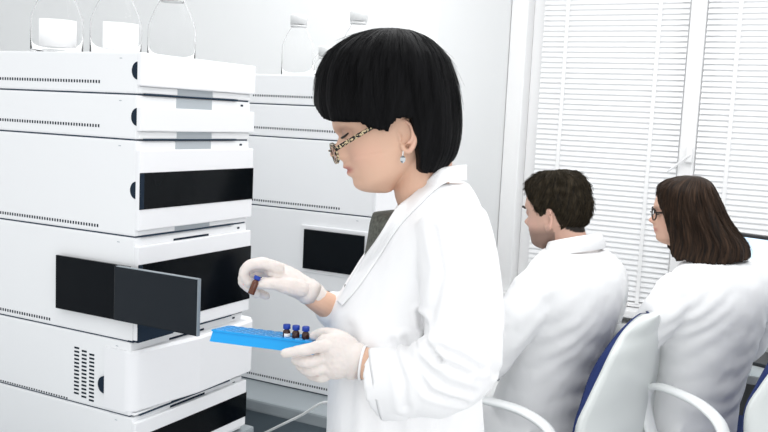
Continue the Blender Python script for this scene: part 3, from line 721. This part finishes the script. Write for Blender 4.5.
for i in range(nu):
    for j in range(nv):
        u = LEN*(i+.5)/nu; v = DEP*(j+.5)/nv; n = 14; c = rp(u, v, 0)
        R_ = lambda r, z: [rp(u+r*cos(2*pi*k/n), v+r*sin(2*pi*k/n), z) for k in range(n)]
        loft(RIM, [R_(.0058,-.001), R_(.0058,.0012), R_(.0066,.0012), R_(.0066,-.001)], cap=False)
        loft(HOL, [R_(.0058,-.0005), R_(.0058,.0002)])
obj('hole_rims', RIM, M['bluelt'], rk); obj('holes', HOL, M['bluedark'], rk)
flr(-.002, LEN+.002, -.002, DEP+.002, -.003, 0, bm); obj('top_plate', bm, M['blue'], rk)
def vial(base_, axis, label, lab, mt, k=1.0):
    ax = Vector(axis).normalized(); s = ax.orthogonal().normalized(); w = ax.cross(s)
    t = thing('sample_vial', label, 'vial', base_, 'amber sample vials with blue caps')
    def ring(r, z, n=24): return [base_+ax*z+s*(r*cos(2*pi*i/n))+w*(r*sin(2*pi*i/n)) for i in range(n)]
    bm = bmesh.new(); loft(bm, [ring(r*k, z*k) for r, z in ((.0048,0),(.0058,.0008),(.0058,.0205),(.0052,.0225),(.0036,.0245),(.0036,.028))]); obj('glass_body', bm, mt, t, True)
    bm = bmesh.new(); loft(bm, [ring(r*k, z*k) for r, z in ((.0052,.0258),(.0056,.0262),(.0056,.0318),(.0050,.0325),(.0028,.0325))]); obj('cap', bm, M['vcap'], t, True)
    if lab:
        bm = bmesh.new(); d = (CAM-base_); d.z = 0; d.normalize(); e_ = UP.cross(d); rows = []
        for r, z in ((.00585,.012),(.00585,.0195),(.0061,.0195),(.0061,.012),(.00585,.012)):
            rows.append([base_+UP*z*k+d*(r*k*cos(q))+e_*(r*k*sin(q)) for q in [-.9+1.8*i/10+.25 for i in range(11)]])
        loft(bm, rows, closed=False, cap=False); obj('label', bm, M['label'], t, True)
    return t
for px, lb, lab in ((286.3,'amber vial with white label and blue cap, leftmost of three in the rack',True),(295.8,'amber vial with blue cap, middle of three standing in the rack',False),(305.8,'amber vial with blue cap, nearest the gloved hand in the rack',False)):
    # slide along the near row of holes until it stands under the pixel
    u = min((abs(proj(rp(q*.001, DEP*.30, 0))[0]-px), q*.001) for q in range(60, 210))[1]
    vial(rp(u, DEP*.30, -.0150), UP, lb, lab, M['amber'], 1.14)
p0 = PH(250.8, 294.2, 1.474); p1 = PH(257.6, 277, 1.480)
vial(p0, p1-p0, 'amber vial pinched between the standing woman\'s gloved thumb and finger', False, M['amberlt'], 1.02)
# ------------------------------------------------------------------ seated people
def seated(psi, ox, oh, label, rings, larm, rarm, hT, hinv, skin, legs_m, hem=1.0, stub=0, scalp=None, seatz=.56, seed=0, shoe=True, ears=True, shoulders_fold=True):
    o0 = PH(ox, 216, oh); o0.z = 0
    F = -RH*cos(psi)+FH*sin(psi); Lf = UP.cross(F)
    def P(x, y, z): return o0 + F*x + Lf*y + UP*z
    t = thing('person', label, 'person', o0)
    def er(x, z, hd, hw, n=44, k=1, tl=0):
        return [P(x+hd*k*cos(a), hw*k*sin(a), z-tl*hd*cos(a)) for a in [2*pi*i/n for i in range(n)]]
    bm = bmesh.new(); head_mesh(bm, hT, ears=ears)
    top = rings[-1]
    tube(bm, [(*hT(-.018,0,-.035),.055,.055),(*hT(-.030,0,-.075),.052,.055),(*P(top[1]+.01,0,top[0]-.03),.052,.054),(*P(top[1],0,top[0]-.10),.055,.06)], 24, n=16)
    loft(bm, [er(x, z, hd, hw, 36, .86) for z, x, hd, hw in dense(rings[:-2], 24)])
    for arm in (larm, rarm): tube(bm, [(*P(*q[:3]), q[3]*.62, q[3]*.62) for q in arm], 14, n=24)
    for arm in (larm, rarm):                          # hands resting forward
        q = arm[-1]; e_ = Vector(q[:3])
        tube(bm, [(*P(e_.x-.01,e_.y,e_.z), .026,.02),(*P(e_.x+.045,e_.y,e_.z-.004),.036,.016),(*P(e_.x+.09,e_.y,e_.z-.008),.036,.013)], 14, n=10, ref=UP)
        for k in range(4):
            yy = e_.y-.027+.018*k; ln = (.065,.078,.074,.055)[k]
            tube(bm, [(*P(e_.x+.085,yy,e_.z-.008),.0085,.0085),(*P(e_.x+.09+ln*.55,yy,e_.z-.006),.008,.008),(*P(e_.x+.09+ln,yy,e_.z-.026),.007,.007)], 10, n=10)
        sg = -1 if e_.y > 0 else 1
        tube(bm, [(*P(e_.x+.02,e_.y+sg*.025,e_.z-.004),.012,.012),(*P(e_.x+.06,e_.y+sg*.052,e_.z-.008),.0095,.0095),(*P(e_.x+.09,e_.y+sg*.056,e_.z-.016),.008,.008)], 10, n=10)
    for sd in (-1, 1):
        tube(bm, [(*P(.0,sd*.072,seatz+.085),.06,.06),(*P(.40,sd*.12,seatz+.055),.052,.052),(*P(.40,sd*.12,.28),.042,.042),(*P(.36,sd*.12,.09),.033,.033)], 16, n=30)
    me = remesh(bm, .0036, 3, .5); tint_body(me, hinv, skin, stub, scalp); link('body', me, M['skin'], t)
    bm = bmesh.new(); loft(bm, [er(x, z, hd, hw) for z, x, hd, hw in dense(rings[:-1], 60)])
    for arm in (larm, rarm): tube(bm, [(*P(*q[:3]), q[3], q[3]*.95) for q in arm], 22, n=44)
    if hem:                                           # coat skirt over the thighs
        loft(bm, [[P(x, w*cos(a), z+hh*sin(a)) for a in [2*pi*i/30 for i in range(30)]] for x, z, w, hh in dense([(-.10,seatz+.09,.17*hem,.085),(.05,seatz+.088,.195*hem,.085),(.18,seatz+.08,.20*hem,.076),(.30,seatz+.068,.205*hem,.07)], 16)])
    me = remesh(bm, .006, 5, .5)
    def dsp(c, n):
        v = c-o0; x, y, z = v.dot(F), v.dot(Lf), v.z
        w = 0
        # drag lines from the armpits and waist
        for (ax_, ay, az, sx) in ((-.1,.17,.98,1), (-.1,-.17,.98,-1), (-.06,.0,.80,0)):
            q = (y-ay)*sx+(z-az)*.9; w += .0034*sin(q*95+ay*20+noise.noise(Vector((x,y,z))*7+Vector((seed,0,0)))*3.4)*exp(-((y-ay)**2/.012+(z-az)**2/.018))
        w += .004*noise.noise(Vector((x*5+seed, y*7+z*5, z*16-y*8)))
        return w*.65 + cloth_noise(c, .0035, 8, seed=seed) + cloth_noise(c, .0016, 22, (1,1,1), seed)
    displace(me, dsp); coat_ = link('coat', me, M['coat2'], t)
    z, x, hd, hw = rings[-1]; z2, x2, hd2, hw2 = rings[-2]
    tl = .30
    q = [(x, z-.02, hd*.97, hw*.97), (x, z+.008, hd*.94, hw*.94), (x, z+.012, hd*.98, hw*.98), (x-.001, z+.004, hd*1.03, hw*1.03), ((x+x2)/2-.002, (z+z2)/2-.010, (hd+hd2)/2*1.03, (hw+hw2)/2*1.02), ((x+x2)/2, (z+z2)/2-.022, (hd+hd2)/2*.98, (hw+hw2)/2*.98)]
    bm = bmesh.new(); loft(bm, [er(*p_, tl=tl) for p_ in q], cap=False); obj('collar', bm, M['coat2'], t, True)
    bm = bmesh.new()
    for sd in (-1, 1): tube(bm, [(*P(.02,sd*.076,seatz+.085),.072,.075),(*P(.40,sd*.12,seatz+.06),.068,.062),(*P(.42,sd*.12,seatz-.05),.065,.06),(*P(.40,sd*.12,.28),.06,.056),(*P(.37,sd*.12,.10),.06,.056)], 18, n=34)
    obj('trousers', bm, legs_m, t, True)
    for sd in (-1, 1):
        bm = bmesh.new(); tube(bm, [(*P(.32,sd*.12,.045),.036,.038),(*P(.38,sd*.12,.05),.040,.042),(*P(.50,sd*.12,.036),.032,.044),(*P(.56,sd*.12,.03),.024,.036)], 16, n=18); obj('shoe', bm, M['shoe'], t, True)
    return t, P, F, Lf
MP = radians(45)
MH, MHI = frame(PH(557, 212, 2.47), radians(40), radians(8), .97)
SCALP_M = [(0,.068),(30,.064),(52,.046),(64,.028),(72,.004),(80,-.010),(88,-.006),(94,.012),(104,.006),(114,-.030),(130,-.050),(155,-.064),(180,-.066)]
man, MPt, MF, ML = seated(MP, 546, 2.50, 'seated man with short brown hair and stubble, white lab coat, turned away', 
    [(.60,-.02,.15,.185),(.70,-.03,.14,.165),(.82,-.055,.128,.160),(.94,-.08,.13,.180),(1.04,-.10,.125,.212),(1.105,-.11,.112,.210),(1.15,-.11,.092,.170),(1.178,-.105,.078,.118),(1.20,-.10,.07,.082)],
    [(-.10,.172,1.08,.066),(-.08,.215,1.0,.062),(-.04,.235,.925,.058),(.0,.232,.875,.058),(.14,.19,.845,.050),(.23,.16,.835,.045)],
    [(-.10,-.175,1.085,.066),(-.085,-.215,1.0,.064),(-.05,-.225,.90,.060),(.0,-.21,.835,.060),(.14,-.175,.815,.052),(.23,-.15,.81,.046)],
    MH, MHI, (.66,.42,.33), M['trouser'], 1.0, .62, (SCALP_M, (.012,.009,.006)), .56, 1)
def mhair(ph, t):
    d = abs((math.degrees(ph)+180) % 360-180); zb = interp(SCALP_M, d) + rj[int(math.degrees(ph)*2) % 720]*.003
    z = .1115 - (.1115-zb)*(t**1.15 if t > 0 else 0)
    off = .0095*min(1, (1-t)*5+.12) + .006*max(0, (z-.05)/.06) + (.003 if d < 40 and t < .97 else 0)
    x, y = head_local(min(z, .1105), ph, off)
    if z > .1: pass
    c = MH(-.008, 0, min(z, .05)); p = MH(x, y, z+(.010*max(0, (z-.06)/.05)))
    nz = noise.noise(Vector((x*60, y*60, z*60)))*.0045 + noise.noise(Vector((x*140, y*140, z*60)))*.0028
    return p + (p-c).normalized()*nz, c
bm = bmesh.new(); hair_shell(bm, mhair, 300, 40, .010, .002, 5)
obj('hair', bm, M['hair_m'], man, True)
strands('loose_hair', mhair, M['hair_m'], man, 1500, (0,.85), (.10,.18), (.002,.010), .0008, 5)
for sd in (-1, 1):
    bm = bmesh.new(); tube(bm, [(*MH(.098, sd*.014, .016),.003,.003),(*MH(.0955, sd*.03, .021),.0032,.003),(*MH(.082, sd*.046, .018),.002,.002)], 8, n=12); obj('eyebrow', bm, M['lash'], man, True)
# seated woman
FHd, FHI = frame(PH(683.5, 212.5, 2.54), radians(14), radians(4), .885)
SP = radians(57)
w2, SPt, SF, SL = seated(SP, 699, 2.58, 'seated woman with long straight dark brown hair, white lab coat, seen from behind',
    [(.60,-.02,.135,.155),(.70,-.03,.128,.148),(.80,-.05,.122,.148),(.92,-.07,.122,.172),(1.03,-.085,.12,.205),(1.09,-.09,.108,.205),(1.135,-.09,.088,.168),(1.158,-.085,.075,.115),(1.172,-.08,.066,.078)],
    [(-.08,.175,1.075,.062),(-.07,.212,1.02,.060),(-.035,.225,.955,.056),(.01,.215,.915,.054),(.14,.165,.885,.048),(.22,.14,.87,.043)],
    [(-.08,-.18,1.075,.064),(-.07,-.225,1.0,.062),(-.04,-.25,.90,.058),(.0,-.24,.845,.056),(.14,-.19,.82,.048),(.22,-.16,.815,.043)],
    FHd, FHI, (.70,.44,.33), M['trouser_d'], .82, 0, None, .56, 8, ears=False)
H2 = smooth_tab([(176,684,700,.03),(178,676,706,.05),(182,666,711,.070),(189,658.5,715,.086),(200,656,720,.094),(216,656,727.5,.100),(231,657,738,.102),(240,657,745,.102),(250,656,748,.100),(262,656,746,.098)])
B2 = [(0,186),(12,192),(22,201),(30,208),(38,217),(44,236),(47,253),(54,258),(80,259),(120,257),(150,254),(180,250)]
P2 = radians(14); f2 = -RH*cos(P2)+FH*sin(P2); l2 = UP.cross(f2)
def h2(ph, t):
    d = abs((math.degrees(ph)+180) % 360-180); yb = interp(B2, d) + rj[int(math.degrees(ph)*2) % 720]*1.6
    py = 176 + (yb-176)*(t**1.2 if t > 0 else 0)
    l, r, hd = interp(H2, py); k = mpp(2.52); cx = (l+r)/2; a_ = (r-l)/2
    c = PH(cx, py, 2.52); return c + f2*cos(ph)*a_*k + l2*sin(ph)*hd, c
bm = bmesh.new(); hair_shell(bm, h2, 300, 40, .018, .003, 11); obj('hair', bm, M['hair_b'], w2, True)
strands('loose_hair', h2, M['hair_b'], w2, 500, (.1,.6), (.3,.5), (0,.005), .0007, 12)
bm = bmesh.new()
for sd in (-1, 1):
    loft(bm, [[FHd(.099+dx-(abs(sd*.034+.025*k*cos(a))/.06)**2*.01, sd*.034+.025*k*cos(a), -.003+.018*k*sin(a)) for a in [2*pi*i/26 for i in range(26)]] for k, dx in ((1,-.0018),(1.12,-.0018),(1.12,.0018),(1,.0018),(1,-.0018))], cap=False)
    tube(bm, [(*FHd(.092, sd*.060, .005),.0026,.0018),(*FHd(.03, sd*.075, .004),.0024,.0016),(*FHd(-.015, sd*.078, .002),.002,.0015)], 8, n=12)
tube(bm, [(*FHd(.1,-.009,.0),.0016,.0016),(*FHd(.104,0,.002),.0016,.0016),(*FHd(.1,.009,.0),.0016,.0016)], 8)
obj('spectacles', bm, M['lash'], w2, True)
for sd in (-1, 1):
    bm = bmesh.new(); tube(bm, [(*FHd(.0845, sd*.019, -.004),.001,.001),(*FHd(.086, sd*.030, -.004),.0018,.002),(*FHd(.079, sd*.045, -.002),.0012,.001)], 8, n=10); obj('eyelashes', bm, M['lash'], w2, True)
# ------------------------------------------------------------------ chairs
def chair(o0, psi, label, seatz=.56, az=0, hz=0):
    F = -RH*cos(psi)+FH*sin(psi); Lf = UP.cross(F)
    def P(x, y, z): return o0 + F*x + Lf*y + UP*(z+(hz if z > .42 else 0))
    t = thing('lab_chair', label, 'chair', (o0.x, o0.y, 0), 'white and navy swivel lab chairs')
    prof = smooth_tab([(.50,-.215,.18),(.60,-.245,.24),(.70,-.250,.268),(.77,-.250,.268),(.827,-.260,.240),(.894,-.272,.198),(.945,-.282,.170),(.975,-.284,.134),(1.0,-.292,.112),(1.018,-.298,.080),(1.028,-.301,.05),(1.032,-.302,.02)])
    def grid(off, wk, curve, n=40, m=25, z0=.50, ez=0):
        G = []
        for i in range(n):
            z = z0+(1.032-z0)*(1-(1-i/(n-1))**1.6); x, w = interp(prof, z)
            G.append([P(x+off(z)+curve*((-1+2*j/(m-1))**2), w*wk*(-1+2*j/(m-1)), z+ez) for j in range(m)])
        return G
    def solid(g0, g1):
        bm = bmesh.new(); loft(bm, [a_+list(reversed(b_)) for a_, b_ in zip(g0, g1)]); return bm
    obj('back_shell', solid(grid(lambda z: -.030, .985, .026), grid(lambda z: -.002, 1, .012)), M['shell'], t, True)
    obj('backrest_cushion', solid(grid(lambda z: -.002, 1, .012), grid(lambda z:   .004+.020*exp(-((z-.895)/.085)**2)+.012*exp(-((z-.62)/.1)**2), .985, .010, ez=.0)), M['navyf'], t, True)
    bm = bmesh.new()
    loft(bm, [[P(.02+.235*k*(1 if cos(a) > 0 else .95)*(1 if cos(a) >= 0 else -1)*abs(cos(a))**.6, .235*k*(1 if sin(a) >= 0 else -1)*abs(sin(a))**.6, z) for a in [2*pi*i/40 for i in range(40)]] for z, k in ((seatz-.06,.92),(seatz-.045,1),(seatz-.012,1),(seatz,.94))]); obj('seat', bm, M['navyf'], t, True)
    bm = bmesh.new()
    loft(bm, [[P(.01+.22*k*cos(a), .22*k*sin(a), z) for a in [2*pi*i/36 for i in range(36)]] for z, k in ((seatz-.085,.6),(seatz-.075,.95),(seatz-.058,1))]); obj('seat_shell', bm, M['shell'], t, True)
    for sd in (1, -1):
        bm = bmesh.new(); y = sd*.275
        path = [(-.20,sd*.20,.50),(-.205,sd*.262,.60),(-.20,y,.69+az),(-.165,y,.745+az),(-.09,y,.772+az),(.01,y,.775+az),(.085,y,.765+az),(.115,y,.73+az),(.105,y,.66+az*.5),(.07,sd*.262,.56),(.03,sd*.215,.488)]
        tube(bm, [(*P(*q), .0105, .021) for q in path], 14, n=60, ref=Lf); obj('armrest', bm, M['arm'], t, True)
    bm = bmesh.new(); tube(bm, [(*P(0,0,seatz-.08),.03,.03),(*P(0,0,.30),.03,.03),(*P(0,0,.11),.034,.034)], 18); obj('gas_column', bm, M['metal'], t, True)
    obj('back_bracket', tube(bmesh.new(), [(*P(-.02,0,seatz-.075),.012,.03),(*P(-.18,0,seatz-.075),.012,.03),(*P(-.225,0,.55),.012,.03),(*P(-.243,0,.66),.012,.03)], 12, n=16, ref=Lf), M['darkpl'], t, True)
    for k in range(5):
        a_ = 2*pi*k/5+.3; e_ = (.28*cos(a_), .28*sin(a_))
        bm = bmesh.new(); tube(bm, [(*P(0,0,.105),.022,.022),(*P(e_[0]*.5,e_[1]*.5,.095),.018,.02),(*P(*e_,.078),.014,.016)], 12); f_ = obj('base_arm', bm, M['darkpl'], t, True)
        bm = bmesh.new(); ellipsoid(bm, P(*e_,.030), (.030,.014,.030), (Vector((cos(a_),sin(a_),0)), Vector((-sin(a_),cos(a_),0)), UP)); obj('caster', bm, M['darkpl'], f_, True)
    return t
c0 = PH(553, 216, 2.50); c0.z = 0
chair(c0, radians(38), 'white-shelled swivel chair with navy cushion carrying the seated man')
c0 = PH(766, 216, 2.45); c0.z = 0
chair(c0, radians(66), 'white-shelled swivel chair with navy cushion carrying the seated woman, at right edge', az=-.04, hz=.075)
# ------------------------------------------------------------------ desk and monitor
t = thing('desk', 'grey desk along the window behind the two seated people', 'desk', (.1,3.28,0))
obj('desk_top', B(((-1.0,3.02,.715),(1.3,3.56,.745)), bev=.004), M['desk'], t)
obj('modesty_panel', B(((-.97,3.47,.12),(1.27,3.49,.715))), M['deskd'], t)
for x in (-.97,.15,1.25): obj('leg', B(((x,3.06,0),(x+.03,3.54,.715))), M['deskd'], t)
mp = onY(786, 250, 3.2); ang = radians(-22)
t = thing('monitor', 'flat computer monitor with a pale blue screen on the desk', 'monitor', (mp.x,3.2,.745)); t.rotation_euler = (0,0,ang)
def mloc(bm, name, m, parent):
    for v in bm.verts: v.co = Matrix.Rotation(ang, 3, 'Z') @ v.co + Vector((mp.x,3.2,.745))
    return obj(name, bm, m, parent)
zt = onY(757, 236.5, 3.2).z-.745
mloc(B(((-.28,0,zt-.36),(.28,.035,zt)), bev=.006), 'housing', M['darkpl'], t)
s = mloc(B(((-.268,-.0015,zt-.345),(.268,.001,zt-.012))), 'screen', M['screen'], t)
mloc(B(((-.03,.03,.01),(.03,.06,zt-.15))), 'stand', M['darkpl'], t); mloc(B(((-.12,-.06,0),(.12,.12,.012)), bev=.004), 'base', M['darkpl'], t)
# object-space screen picture: recentre the screen mesh on its own middle
cen = Vector((mp.x,3.2,.745)); R3 = Matrix.Rotation(-ang, 3, 'Z')
for v in s.data.vertices: v.co = R3 @ (v.co-cen)
s.matrix_parent_inverse = Matrix.Identity(4)
# ------------------------------------------------------------------ light
wd = bpy.data.worlds.new('daylight'); bpy.context.scene.world = wd; wd.use_nodes = True
wd.node_tree.nodes['Background'].inputs[0].default_value = (.97,.985,1,1); wd.node_tree.nodes['Background'].inputs[1].default_value = .95
def area(name, loc, size, power, rot=(0,0,0)):
    l = bpy.data.lights.new(name, 'AREA'); l.shape = 'RECTANGLE'; l.size, l.size_y = size; l.energy = power
    o = bpy.data.objects.new(name, l); C.objects.link(o); o.location = loc; o.rotation_euler = rot; return o
area('ceiling_lamp', (-.6,.3,2.75), (1.6,1.2), 7)
area('ceiling_lamp', (-.6,2.0,2.75), (2.2,1.0), 25)
area('window_daylight', (1.9,-1.7,1.6), (2.6,2.2), 23, (radians(88),0,radians(48)))  # unseen soft fill, added to lighten the upright faces
sc = bpy.context.scene
sc.view_settings.view_transform = 'Standard'; sc.view_settings.look = 'None'; sc.view_settings.gamma = 1; sc.view_settings.use_curve_mapping = False
sc.view_settings.exposure = .12
